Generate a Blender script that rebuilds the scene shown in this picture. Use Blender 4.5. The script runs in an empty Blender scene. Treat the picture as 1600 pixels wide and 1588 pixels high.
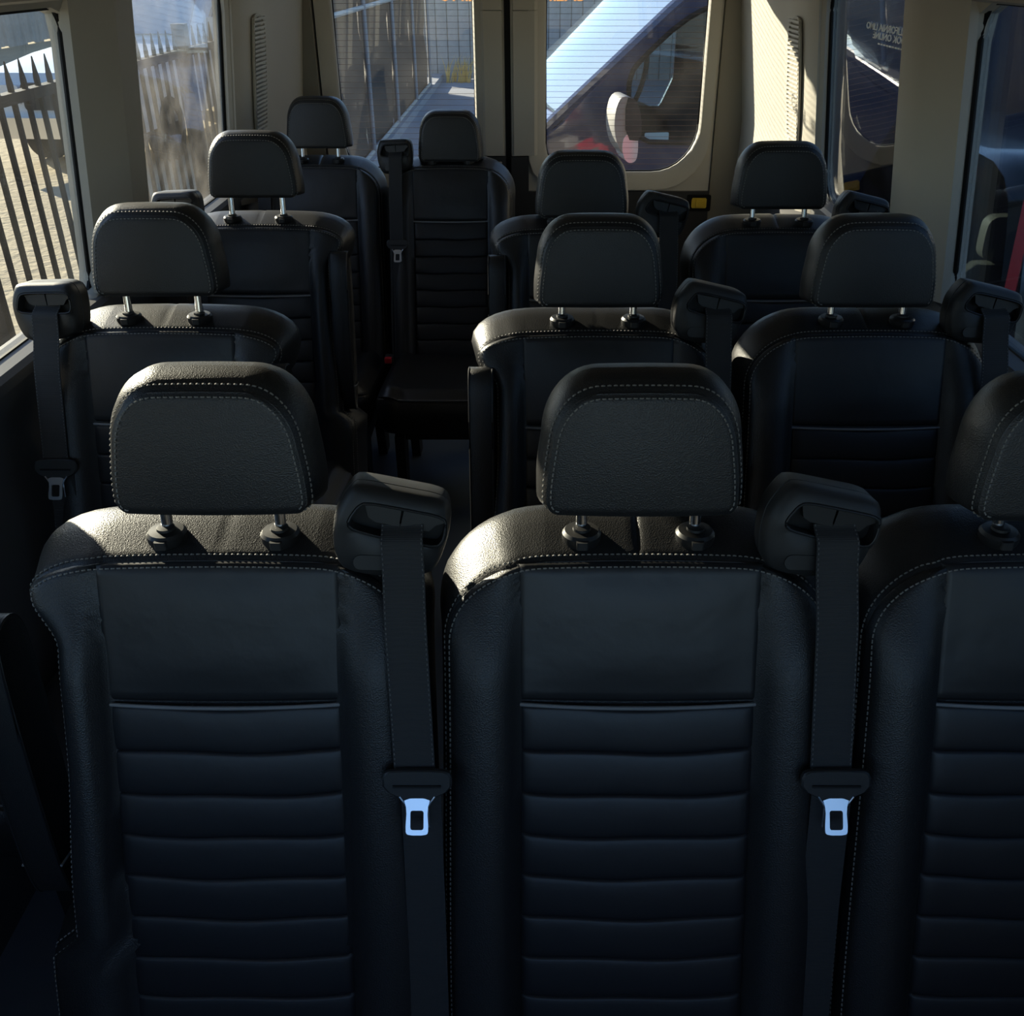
import bpy, bmesh, math, random
from mathutils import Vector, Matrix, Euler
random.seed(4)
scn = bpy.context.scene
COL = scn.collection
PI = math.pi

# ------------------------------------------------------------------ camera
F, CX, CY, YH = 1500.0, 835.0, 794.0, -65.0
PITCH = math.atan((CY - YH) / F)
cam_d = bpy.data.cameras.new('camera'); cam = bpy.data.objects.new('camera', cam_d); COL.objects.link(cam)
cam_d.sensor_fit = 'HORIZONTAL'; cam_d.sensor_width = 36.0
cam_d.lens = F / 1600 * 36; cam_d.shift_x = -(CX - 800) / 1600
cam_d.clip_start = 0.02; cam_d.clip_end = 300
cam.location = (0, 0, 1.85); cam.rotation_euler = (PI / 2 - PITCH, 0, 0)
scn.camera = cam
# ------------------------------------------------------------------ world, sun, exposure
SUN_AZ, SUN_EL = 45.0, 17.0
world = bpy.data.worlds.new('sky'); scn.world = world; world.use_nodes = True
wn = world.node_tree; wn.nodes.clear()
sky = wn.nodes.new('ShaderNodeTexSky'); sky.sky_type = 'NISHITA'; sky.sun_disc = False
sky.sun_elevation = math.radians(SUN_EL + 8); sky.sun_rotation = math.radians(-SUN_AZ)
sky.air_density = 1.0; sky.dust_density = 0.6; sky.ozone_density = 4.0
bgn = wn.nodes.new('ShaderNodeBackground'); bgn.inputs[1].default_value = 0.33
won = wn.nodes.new('ShaderNodeOutputWorld')
wn.links.new(sky.outputs[0], bgn.inputs[0]); wn.links.new(bgn.outputs[0], won.inputs[0])
sd = bpy.data.lights.new('sun', 'SUN'); sun = bpy.data.objects.new('sun', sd); COL.objects.link(sun)
sd.energy = 18.0; sd.angle = math.radians(0.6); sd.color = (1.0, 0.88, 0.68)
_az, _el = math.radians(SUN_AZ), math.radians(SUN_EL)
SDIR = Vector((math.sin(_az) * math.cos(_el), -math.cos(_az) * math.cos(_el), -math.sin(_el)))
sun.rotation_euler = SDIR.to_track_quat('-Z', 'Y').to_euler()
sun.location = (-6, 8, 6)
vs = scn.view_settings
vs.view_transform = 'Standard'; vs.look = 'None'; vs.gamma = 1.0; vs.use_curve_mapping = False; vs.exposure = 0.0

# ------------------------------------------------------------------ materials
MATS = {}
def mat(name, col, rough=.5, metal=0., spec=.5, bump=None, var=None, emit=None, coat=0., sheen=0.):
    """bump=(kind, scale, strength, distance); var=(scale, amount) colour mottling"""
    m = bpy.data.materials.new(name); m.use_nodes = True
    nt = m.node_tree; b = nt.nodes['Principled BSDF']
    b.inputs['Base Color'].default_value = (*col, 1); b.inputs['Roughness'].default_value = rough
    b.inputs['Metallic'].default_value = metal; b.inputs['Specular IOR Level'].default_value = spec
    b.inputs['Coat Weight'].default_value = coat; b.inputs['Sheen Weight'].default_value = sheen
    tc = nt.nodes.new('ShaderNodeTexCoord')
    if var:
        n = nt.nodes.new('ShaderNodeTexNoise'); n.inputs['Scale'].default_value = var[0]; n.inputs['Detail'].default_value = 6
        nt.links.new(tc.outputs['Object'], n.inputs['Vector'])
        mx = nt.nodes.new('ShaderNodeMix'); mx.data_type = 'RGBA'
        a = var[1]
        mx.inputs[6].default_value = (*[c * (1 - a) for c in col], 1); mx.inputs[7].default_value = (*[min(1, c * (1 + a)) for c in col], 1)
        nt.links.new(n.outputs[0], mx.inputs[0]); nt.links.new(mx.outputs[2], b.inputs['Base Color'])
    if bump:
        kind, sc, st, di = bump
        if kind == 'voro':
            t = nt.nodes.new('ShaderNodeTexVoronoi'); t.inputs['Scale'].default_value = sc
            out = t.outputs['Distance']
        elif kind == 'wave':
            t = nt.nodes.new('ShaderNodeTexWave'); t.bands_direction = 'Z'; t.inputs['Scale'].default_value = sc
            out = t.outputs['Fac']
        else:
            t = nt.nodes.new('ShaderNodeTexNoise'); t.inputs['Scale'].default_value = sc; t.inputs['Detail'].default_value = 4
            out = t.outputs[0]
        nt.links.new(tc.outputs['Object'], t.inputs['Vector'])
        bp = nt.nodes.new('ShaderNodeBump'); bp.inputs['Strength'].default_value = st; bp.inputs['Distance'].default_value = di
        nt.links.new(out, bp.inputs['Height']); nt.links.new(bp.outputs[0], b.inputs['Normal'])
    if emit:
        b.inputs['Emission Color'].default_value = (*emit[0], 1); b.inputs['Emission Strength'].default_value = emit[1]
    MATS[name] = m
    return m

def glass(name, tint, dust=0.0, dscale=4.0, refl=1.0):
    m = bpy.data.materials.new(name); m.use_nodes = True; nt = m.node_tree; nt.nodes.clear()
    out = nt.nodes.new('ShaderNodeOutputMaterial')
    tr = nt.nodes.new('ShaderNodeBsdfTransparent'); tr.inputs[0].default_value = (*tint, 1)
    gl = nt.nodes.new('ShaderNodeBsdfGlossy'); gl.inputs['Roughness'].default_value = 0.0
    lw = nt.nodes.new('ShaderNodeLayerWeight'); lw.inputs[0].default_value = 0.5
    pw = nt.nodes.new('ShaderNodeMath'); pw.operation = 'POWER'; pw.inputs[1].default_value = 5
    ml = nt.nodes.new('ShaderNodeMath'); ml.operation = 'MULTIPLY_ADD'; ml.inputs[1].default_value = .96 * refl; ml.inputs[2].default_value = .04 * refl
    ml.use_clamp = True
    nt.links.new(lw.outputs['Facing'], pw.inputs[0]); nt.links.new(pw.outputs[0], ml.inputs[0])
    src = tr.outputs[0]
    if dust > 0:
        tl = nt.nodes.new('ShaderNodeBsdfTranslucent'); tl.inputs[0].default_value = (.75, .72, .66, 1)
        tc = nt.nodes.new('ShaderNodeTexCoord'); nz = nt.nodes.new('ShaderNodeTexNoise'); nz.inputs['Scale'].default_value = dscale; nz.inputs['Detail'].default_value = 8
        nt.links.new(tc.outputs['Object'], nz.inputs['Vector'])
        mr = nt.nodes.new('ShaderNodeMapRange'); mr.inputs[1].default_value = .35; mr.inputs[2].default_value = .75
        mr.inputs[3].default_value = dust * .25; mr.inputs[4].default_value = dust * 1.6
        nt.links.new(nz.outputs[0], mr.inputs[0])
        mx0 = nt.nodes.new('ShaderNodeMixShader')
        nt.links.new(mr.outputs[0], mx0.inputs[0]); nt.links.new(src, mx0.inputs[1]); nt.links.new(tl.outputs[0], mx0.inputs[2]); src = mx0.outputs[0]
    mx = nt.nodes.new('ShaderNodeMixShader')
    nt.links.new(ml.outputs[0], mx.inputs[0]); nt.links.new(src, mx.inputs[1]); nt.links.new(gl.outputs[0], mx.inputs[2])
    nt.links.new(mx.outputs[0], out.inputs[0])
    MATS[name] = m
    return m

mat('leather', (.0165, .0165, .0168), .40, spec=.5, bump=('voro', 520, .42, .0008))
mat('leather_smooth', (.015, .0155, .017), .43, spec=.5, bump=('noise', 16, .30, .006))
mat('leather_rib', (.014, .0148, .0175), .44, spec=.5, bump=('noise', 22, .25, .004))
mat('thread', (.20, .19, .17), .7)
mat('piping', (.22, .22, .22), .3)
mat('plastic', (.022, .022, .022), .5, spec=.5, bump=('noise', 900, .25, .0004))
mat('plastic_dark', (.004, .004, .004), .55, spec=.3)
mat('plastic_plate', (.010, .010, .010), .45)
mat('webbing', (.034, .034, .034), .62, spec=.35, bump=('wave', 160, .5, .0006))
mat('chrome', (.78, .78, .80), .12, metal=1)
mat('steel', (.80, .86, .95), .32, metal=1)
mat('beige', (.47, .445, .385), .55, spec=.35, bump=('noise', 240, .12, .001), var=(3, .05))
mat('beige_dark', (.24, .22, .18), .6, spec=.3)
mat('headliner', (.50, .46, .38), .9, spec=.1, bump=('noise', 600, .2, .001))
mat('trim_dark', (.026, .026, .027), .55, spec=.4, bump=('noise', 400, .2, .0008))
mat('trim_grey', (.11, .108, .105), .5, spec=.4, bump=('noise', 400, .15, .0008))
mat('rubber', (.006, .006, .006), .6, spec=.2)
mat('floor_vinyl', (.12, .15, .19), .6, spec=.3, bump=('noise', 300, .2, .001), var=(6, .12))
mat('yellow', (.62, .42, .03), .5)
mat('label_white', (.62, .58, .55), .6)
mat('red_button', (.55, .02, .03), .4)
mat('wire', (.10, .06, .035), .5)
mat('ground_tan', (.40, .34, .235), .95, spec=.1, bump=('noise', 9, .6, .05), var=(2.2, .22))
mat('concrete', (.30, .31, .33), .9, spec=.2, bump=('noise', 30, .3, .01), var=(2, .15))
mat('asphalt', (.11, .105, .10), .9, spec=.2, bump=('noise', 60, .4, .01), var=(3, .2))
mat('fence_black', (.012, .012, .012), .6, spec=.25)
mat('rail_metal', (.45, .43, .38), .5, spec=.5)
mat('post_grey', (.22, .23, .25), .5, metal=.3)
mat('boards_grey', (.34, .335, .32), .85, spec=.2, bump=('noise', 7, .4, .02), var=(5, .3))
mat('blue_paint', (.028, .042, .095), .22, spec=.6, coat=1.)
mat('black_paint', (.006, .006, .007), .12, spec=.6, coat=1.)
mat('white_paint', (.62, .64, .66), .3, spec=.5, coat=.6)
mat('silver_paint', (.26, .255, .24), .5, metal=.1)
mat('car_dark', (.010, .010, .011), .6)
mat('windshield', (.16, .22, .28), .06, spec=1.0, coat=1.)
mat('lens_clear', (.62, .62, .62), .1, spec=.8)
mat('lens_red', (.80, .012, .035), .2, spec=.6)
mat('sticker_blue', (.30, .48, .52), .6)
mat('seat_grey', (.16, .15, .13), .6)
mat('leaf', (.09, .13, .045), .7)
mat('bark', (.08, .06, .045), .9)
mat('house_cream', (.46, .40, .26), .8)
mat('tyre', (.012, .012, .012), .8)
def translucent(name, col):
    m = bpy.data.materials.new(name); m.use_nodes = True; nt = m.node_tree; nt.nodes.clear()
    out = nt.nodes.new('ShaderNodeOutputMaterial'); a = nt.nodes.new('ShaderNodeBsdfDiffuse'); b = nt.nodes.new('ShaderNodeBsdfTranslucent'); x = nt.nodes.new('ShaderNodeMixShader')
    a.inputs[0].default_value = (*col, 1); b.inputs[0].default_value = (*col, 1); x.inputs[0].default_value = .6
    nt.links.new(a.outputs[0], x.inputs[1]); nt.links.new(b.outputs[0], x.inputs[2]); nt.links.new(x.outputs[0], out.inputs[0]); MATS[name] = m
translucent('mesh_screen', (.16, .155, .15)); mat('reflected_white', (.92, .90, .85), .6); translucent('decal_orange', (.85, .60, .34)); translucent('straw', (.85, .60, .22))
glass('glass_left', (.86, .88, .87), dust=.008, dscale=5)
glass('glass_left_dusty', (.84, .86, .86), dust=.04, dscale=7)
glass('glass_rear', (.88, .90, .90), dust=.006, dscale=6, refl=.9)
glass('glass_right', (.62, .65, .66), dust=.004, dscale=5, refl=1.5)
glass('glass_car', (.76, .81, .81), refl=1.2)

# ------------------------------------------------------------------ mesh helpers
class MB:
    def __init__(s): s.v = []; s.f = []
    def add(s, vs, fs):
        o = len(s.v); s.v += [tuple(v) for v in vs]; s.f += [tuple(i + o for i in f) for f in fs]; return s
    def box(s, lo, hi):
        x0, y0, z0 = lo; x1, y1, z1 = hi
        return s.add([(x0,y0,z0),(x1,y0,z0),(x1,y1,z0),(x0,y1,z0),(x0,y0,z1),(x1,y0,z1),(x1,y1,z1),(x0,y1,z1)],
                     [(0,3,2,1),(4,5,6,7),(0,1,5,4),(1,2,6,5),(2,3,7,6),(3,0,4,7)])
    def rings(s, rs, cap0=True, cap1=True, closed=True):
        n = len(rs[0]); vs = [p for r in rs for p in r]; fs = []
        for i in range(len(rs) - 1):
            for j in range(n if closed else n - 1):
                k = (j + 1) % n; fs.append((i*n+j, i*n+k, (i+1)*n+k, (i+1)*n+j))
        if cap0: fs.append(tuple(range(n))[::-1])
        if cap1: fs.append(tuple((len(rs)-1)*n + j for j in range(n)))
        return s.add(vs, fs)
    def grid(s, rows):
        m = len(rows[0]); vs = [p for r in rows for p in r]
        return s.add(vs, [(i*m+j, i*m+j+1, (i+1)*m+j+1, (i+1)*m+j) for i in range(len(rows)-1) for j in range(m-1)])
    def tube(s, pts, r, n=8, closed=False):
        pts = [Vector(p) for p in pts]; N = len(pts); rs = []
        up = Vector((0, 0, 1))
        for i, p in enumerate(pts):
            if closed: d = pts[(i+1) % N] - pts[i-1]
            else: d = pts[min(i+1, N-1)] - pts[max(i-1, 0)]
            d.normalize()
            a = d.cross(up)
            if a.length < 1e-3: a = d.cross(Vector((0, 1, 0)))
            a.normalize(); b = d.cross(a)
            rr = r[i] if isinstance(r, (list, tuple)) else r
            rs.append([p + a*rr*math.cos(2*PI*k/n) + b*rr*math.sin(2*PI*k/n) for k in range(n)])
        if closed: rs.append(rs[0]); return s.rings(rs, False, False)
        return s.rings(rs)
    def lathe(s, prof, c=(0,0,0), n=20):
        return s.rings([[(c[0]+r*math.cos(2*PI*k/n), c[1]+r*math.sin(2*PI*k/n), c[2]+z) for k in range(n)] for r, z in prof])
    def extrude_poly(s, poly, fn, d0, d1):
        """poly 2D list; fn(a,b,d)->xyz"""
        return s.rings([[fn(a, b, d0) for a, b in poly], [fn(a, b, d1) for a, b in poly]])
    def mesh(s, name, mt, smooth=True, ang=40):
        me = bpy.data.meshes.new(name); me.from_pydata(s.v, [], s.f); me.update()
        bm = bmesh.new(); bm.from_mesh(me)
        bmesh.ops.remove_doubles(bm, verts=bm.verts, dist=1e-6)
        bmesh.ops.recalc_face_normals(bm, faces=bm.faces)
        bm.to_mesh(me); bm.free()
        me.materials.append(MATS[mt])
        if smooth:
            me.polygons.foreach_set('use_smooth', [True]*len(me.polygons))
            me.set_sharp_from_angle(angle=math.radians(ang))
        return me

def obj(name, me, parent=None, loc=(0,0,0), rot=(0,0,0), scale=None):
    o = bpy.data.objects.new(name, me); COL.objects.link(o)
    o.location = loc; o.rotation_euler = rot
    if scale: o.scale = scale
    if parent: o.parent = parent
    return o
def build(mb, name, mt, parent=None, smooth=True, ang=40, **k):
    return obj(name, mb.mesh(name, mt, smooth, ang), parent, **k)
def thing(name, label, cat, loc=(0,0,0), rot=(0,0,0), group=None):
    o = obj(name, None, None, loc, rot); o.empty_display_size = .1
    return tag(o, label, cat, group)
def tag(o, label, cat, group=None, kind=None):
    o['label'] = label; o['category'] = cat
    if group: o['group'] = group
    if kind: o['kind'] = kind
    return o
def struct(o, label=None, cat=None):
    o['kind'] = 'structure'
    if label: o['label'] = label
    if cat: o['category'] = cat
    return o
def sm(t):
    t = max(0., min(1., t)); return t*t*(3-2*t)
def chaikin(p, it=2):
    for _ in range(it):
        q = []
        for i in range(len(p)):
            a, b = p[i], p[(i+1) % len(p)]
            q += [(a[0]*.75+b[0]*.25, a[1]*.75+b[1]*.25), (a[0]*.25+b[0]*.75, a[1]*.25+b[1]*.75)]
        p = q
    return p
def resample(p, n, start=None):
    """resample closed 2D loop to n points"""
    L = [0]
    for i in range(len(p)): L.append(L[-1] + math.dist(p[i], p[(i+1) % len(p)]))
    out = []
    for k in range(n):
        t = L[-1]*k/n; i = max(j for j in range(len(p)) if L[j] <= t + 1e-12)
        a, b = p[i], p[(i+1) % len(p)]; u = (t-L[i])/max(1e-9, L[i+1]-L[i])
        out.append((a[0]+(b[0]-a[0])*u, a[1]+(b[1]-a[1])*u))
    return out
def angle_loop(p, n, c):
    """sample loop p by angle around c, n rays"""
    out = []
    for k in range(n):
        t = 2*PI*(k+.5)/n; d = (math.cos(t), math.sin(t)); best = None
        for i in range(len(p)):
            a = (p[i][0]-c[0], p[i][1]-c[1]); q = p[(i+1) % len(p)]; b = (q[0]-c[0]-a[0], q[1]-c[1]-a[1])
            den = d[0]*b[1]-d[1]*b[0]
            if abs(den) < 1e-12: continue
            s_ = (a[0]*b[1]-a[1]*b[0])/den; u = (a[0]*d[1]-a[1]*d[0])/den
            if s_ > 0 and -1e-9 <= u <= 1+1e-9 and (best is None or s_ > best): best = s_
        out.append((c[0]+d[0]*best, c[1]+d[1]*best))
    return out
def rrect(x0, z0, x1, z1, r, n=6):
    """rounded rect; r = radius or 4 radii (x1z1, x0z1, x0z0, x1z0)"""
    if not isinstance(r, (list, tuple)): r = [r]*4
    out = []
    for q, (cx_, cz_, sx, sz) in enumerate(((x1, z1, -1, -1), (x0, z1, 1, -1), (x0, z0, 1, 1), (x1, z0, -1, 1))):
        rr = r[q]; a0 = q*PI/2
        for i in range(n+1):
            a = a0 + i*PI/2/n
            out.append((cx_+sx*rr+rr*math.cos(a), cz_+sz*rr+rr*math.sin(a)))
    return out

# ------------------------------------------------------------------ pillow: front grid + rim + back
def pillow(rows, wl, wr, yf, rim, cols, top_arch=None):
    """rows: list of z; wl/wr(z) extents; yf(x,z)->y; rim(nx,nz,x,z)->[(o,y)...]. returns MB, border list"""
    mb = MB(); G = []
    for z in rows:
        a, b = -wl(z), wr(z); r = []
        for u in cols:
            x = a + (b-a)*u
            zz = z + (top_arch(x, z) if top_arch else 0)
            r.append((x, yf(x, z, min(x-a, b-x)), zz))
        G.append(r)
    mb.grid(G)
    # border loop: left column upwards, top row rightwards, right column down, bottom row leftwards
    B = [r[0] for r in G] + G[-1][1:-1] + [r[-1] for r in reversed(G)] + list(reversed(G[0][1:-1]))
    N = len(B); nor = []
    for i in range(N):
        d = Vector((B[(i+1) % N][0]-B[i-1][0], B[(i+1) % N][2]-B[i-1][2]))
        d.normalize(); nor.append((-d.y, d.x))
    for _ in range(2):
        nor = [Vector(((nor[i-1][0]+2*nor[i][0]+nor[(i+1) % N][0]), (nor[i-1][1]+2*nor[i][1]+nor[(i+1) % N][1]))).normalized()[:] for i in range(N)]
    st = [rim(nor[i][0], nor[i][1], B[i][0], B[i][2]) for i in range(N)]
    K = len(st[0]); rs = [B]
    for k in range(K):
        rs.append([(B[i][0]+nor[i][0]*st[i][k][0], B[i][1]*(1-(k+1)/K)+st[i][k][1], B[i][2]+nor[i][1]*st[i][k][0]) for i in range(N)])
    mb.rings(rs, False, True)
    return mb, B, nor, rs

def stitches(mb, path, nrm, length=.0052, gap=.0026, w=.0009, lift=.0006):
    """dashes along 3D path"""
    P = [Vector(p) for p in path]; L = [0]
    for i in range(len(P)-1): L.append(L[-1]+(P[i+1]-P[i]).length)
    def at(t):
        lo = 0
        while lo < len(L)-2 and L[lo+1] < t: lo += 1
        u = (t-L[lo])/max(1e-9, L[lo+1]-L[lo]); return P[lo].lerp(P[lo+1], u), nrm[lo]
    t = 0
    while t+length < L[-1]:
        a, n = at(t); b, _ = at(t+length); n = Vector(n)
        d = (b-a).normalized(); s = d.cross(n).normalized()*w; m = (a+b)/2+n*(lift*2.2)
        mb.add([a-s, a+s, b+s, b-s, m-s*.9, m+s*.9], [(0,1,5,4), (4,5,2,3), (0,4,3), (1,2,5)])
        t += length+gap

# ------------------------------------------------------------------ seat parts (cached meshes)
REC = math.radians(18.3); SR, CR = math.sin(REC), math.cos(REC)
HT = .74                                        # seam height along the back
WB = .261; WI = .165
CACHE = {}
def cached(key, fn):
    if key not in CACHE: CACHE[key] = fn()
    return CACHE[key]

def back_width(arm):
    def w(z):
        if arm:
            base = .255
            if z < .70: base = .255 - .034*sm((.70-z)/.07)
            if z < .50: base = .221 + .014*sm((.50-z)/.25)
            if z < .20: base = .235 + .040*sm((.20-z)/.035)
            t = max(0, (z-(HT-.035))/.035); r = .10
            return base - r*(1-math.sqrt(max(0, 1-t*t)))
        t = max(0, (z-(HT-.105))/.105); r = .135
        base = WB + .006*sm((.6-z)/.5)
        return base - r*(1-max(0, 1-t**2.1)**(1/2.1))
    return w
def back_y(wl, wr):
    def yf(x, z, e):
        w = wr(z) if x > 0 else wl(z)
        ax = abs(x)
        fade = .25+.75*sm((HT-z)/.16)
        e = min(e, HT-z+.0) if z > HT-.05 else e
        edge = sm(e/.012)
        if ax <= WI-.004: y = .002
        else:
            t = min(1, (ax-WI+.004)/max(.02, w-WI+.004))
            y = .002 - .033*fade*math.sin(PI*t**.9)**.6 if 0 < t < 1 else .002
            y -= .006*edge*fade
        return y - .004*edge
    return yf
def rim_back(nx, nz, x, z):
    up = max(0, nz)**1.5
    k = .014 + .044*up
    g = 0
    if nz > .8 and abs(x) < .006: g = .0045*(1-abs(x)/.006)
    out = [(-.0015, .003), (.10*k, .008), (.22*k-g*.6, .018), (.44*k-g, .036), (.70*k-g, .058), (.93*k-g, .082), (1.0*k-g, .102), (.93*k-g, .122), (.62*k, .142), (.1*k, .156), (-.03, .160)]
    return out
def mk_back(key):
    al, ar = key
    wl, wr = back_width(al), back_width(ar)
    rows = [-.10+i*.03 for i in range(24)]      # up to .59
    rows = [z for z in rows if z < .58]+[.58+.010*i for i in range(7)]+[.645+.0065*i for i in range(9)]+[HT-.040+.040*math.sin(PI/2*i/9) for i in range(1, 10)]
    rows = sorted(set(round(z, 5) for z in rows))
    cols = sorted(set([0, 1]+[.5-.5*math.cos(PI*i/44) for i in range(45)]+[.5, .492, .508, .487, .513]))
    arch = lambda x, z: .010*sm((z-.45)/.28)*(1-(x/.27)**2)
    yf = back_y(wl, wr)
    mb, B, nor, rs = pillow(rows, wl, wr, yf, rim_back, cols, arch)
    me = mb.mesh('backrest', 'leather', True, 60)
    # stitches: one row on the face side, one on the rim side of the seam, around sides and top (not the bottom)
    n = len(rows); nn = n*2+len(cols)-2
    sb = MB()
    idx = [i for i in range(nn) if B[i][2] > -.06]
    pf, nf, pr, nr = [], [], [], []
    for i in idx:
        x, z = B[i][0]-nor[i][0]*.0058, B[i][2]-nor[i][1]*.0058
        zz = z-arch(x, z)
        w = (wr(zz) if x > 0 else wl(zz)); e = max(.001, min(w-abs(x), .0075))
        pf.append((x, -.0090-.001*(1-(x/WI)**2) if abs(x) < WI and zz > HT-.02 else yf(x, zz, max(.002, w-abs(x)))-.0008, z)); nf.append((nor[i][0]*.3, -.95, nor[i][1]*.3))
        a, b = Vector(rs[2][i]), Vector(rs[3][i]); pr.append(a.lerp(b, .0)+Vector((nor[i][0], -.4, nor[i][1]))*.0009); nr.append((nor[i][0]*.7, -.7, nor[i][1]*.7))
    stitches(sb, pf, nf); stitches(sb, pr, nr)
    st = sb.mesh('stitching', 'thread', False)
    return me, st
def mk_upper():
    mb = MB(); rows = []; z0, z1 = .552, HT-.001
    zs = [z0+(z1-z0)*(.5-.5*math.cos(PI*i/16)) for i in range(17)]; us = [-math.cos(PI*i/24) for i in range(25)]
    for z in zs:
        r = []
        for u in us:
            x = u*WI
            e = min((1-abs(u))*WI, z-z0+.002, (z1-z)+.002)
            arch = .010*sm((z-.45)/.28)*(1-(x/.27)**2) - .004*(1-u*u)*sm((.62-z)/.06)
            y = .004 - .011*sm(e/.007)**.6 - .006*(1-u*u)*sm(e/.06)
            r.append((x, y, z+arch))
        rows.append(r)
    return mb.grid(rows).mesh('upper_panel', 'leather_smooth', True, 80)
RIBP = .0642
def mk_ribs():
    mb = MB(); rows = []; z1 = .548; z0 = z1-RIBP*10
    us = [-math.cos(PI*i/24) for i in range(25)]
    zs = []
    for k in range(10):
        for t in (0, .03, .08, .16, .3, .5, .7, .84, .92, .97): zs.append((z0+(k+t)*RIBP, t))
    zs.append((z1, 0))
    for z, t in zs:
        r = []
        for u in us:
            x = u*WI*(1.0)
            rib = max(0, math.sin(PI*t))**.25
            e = (1-abs(u))*WI
            y = .004 - .007*sm(e/.007)**.6 - .0065*rib*sm(e/.02+.15) - .005*(1-u*u)
            sag = -.004*(1-u*u)*sm((z+.25)/.7) + .0015*math.sin(u*5+z*20)
            r.append((x, y, z+sag))
        rows.append(r)
    return mb.grid(rows).mesh('ribbed_panel', 'leather_rib', True, 80)
def mk_piping():
    pts = [(u*.1*WI/1., -.0065-.006*(1-(u*.1)**2), .550-.004*(1-(u*.1)**2)) for u in range(-10, 11)]
    return MB().tube(pts, .0028, 8).mesh('piping', 'piping')
# headrest
HH = .160
def hw(z):
    w = .1255-.013*sm((z-.02)/.13)
    if z < .018: t = (.018-z)/.018; w -= .016*(1-math.sqrt(max(0, 1-t*t)))
    if z > HH-.062: t = (z-(HH-.062))/.062; w -= .058*(1-max(0, 1-t**2.15)**(1/2.15))
    return w
def hy(x, z, e):
    e = min(e, HH-z, z)
    return -.003*sm(e/.008) - .018*(1-(x/.17)**2)*(1-((z-.075)/.17)**2)
def rim_head(nx, nz, x, z):
    k = .010 + .013*max(0, nz) + .003*abs(nx)
    d = .100 if nz > -.5 else .085
    if nz < -.3:
        q = min(1, (-nz-.3)/.5); k = k*(1-q)
        return [(a*1.0-q*b_, y_) for a, b_, y_ in ((-.0015, 0, .0025), (.30*k, 0, .007), (.7*k, .002, .019), (1.*k, .007, .040), (1.*k, .013, .064), (.75*k, .020, .082), (.2*k, .028, .096), (-.6*k, .036, .103), (-.025, .038, .109))]
    return [(-.0015, .0025), (.30*k, .007), (.7*k, .019), (1.*k, .040), (1.*k, .064), (.75*k, .082), (.2*k, .096), (-.6*k, d+.003), (-.025, d+.009)]
def mk_head():
    rows = [.018-.018*math.cos(PI/2*i/6) for i in range(6)]+[.018+.011*i for i in range(8)]+[HH-.062+.062*math.sin(PI/2*i/14) for i in range(15)]
    rows = sorted(set(round(z, 5) for z in rows))
    cols = [.5-.5*math.cos(PI*i/28) for i in range(29)]
    arch = lambda x, z: .006*sm((z-.10)/.08)*(1-(x/.12)**2)
    mb, B, nor, rs = pillow(rows, hw, hw, hy, rim_head, cols, arch)
    me = mb.mesh('headrest_cushion', 'leather', True, 60)
    n = len(rows)*2+len(cols)-2; sb = MB(); pf, nf, pr, nr = [], [], [], []
    for i in range(n):
        x, z = B[i][0]-nor[i][0]*.0058, B[i][2]-nor[i][1]*.0058; zq = z-arch(x, z)
        pf.append((x, hy(x, zq, max(.001, hw(zq)-abs(x)))-.0008, z)); nf.append((0, -1, 0))
        a, b = Vector(rs[2][i]), Vector(rs[3][i]); pr.append(a.lerp(b, .0)+Vector((nor[i][0], -.5, nor[i][1]))*.0008); nr.append((nor[i][0]*.7, -.7, nor[i][1]*.7))
    stitches(sb, pf, nf); stitches(sb, pr, nr)
    return me, sb.mesh('stitching', 'thread', False)
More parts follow.
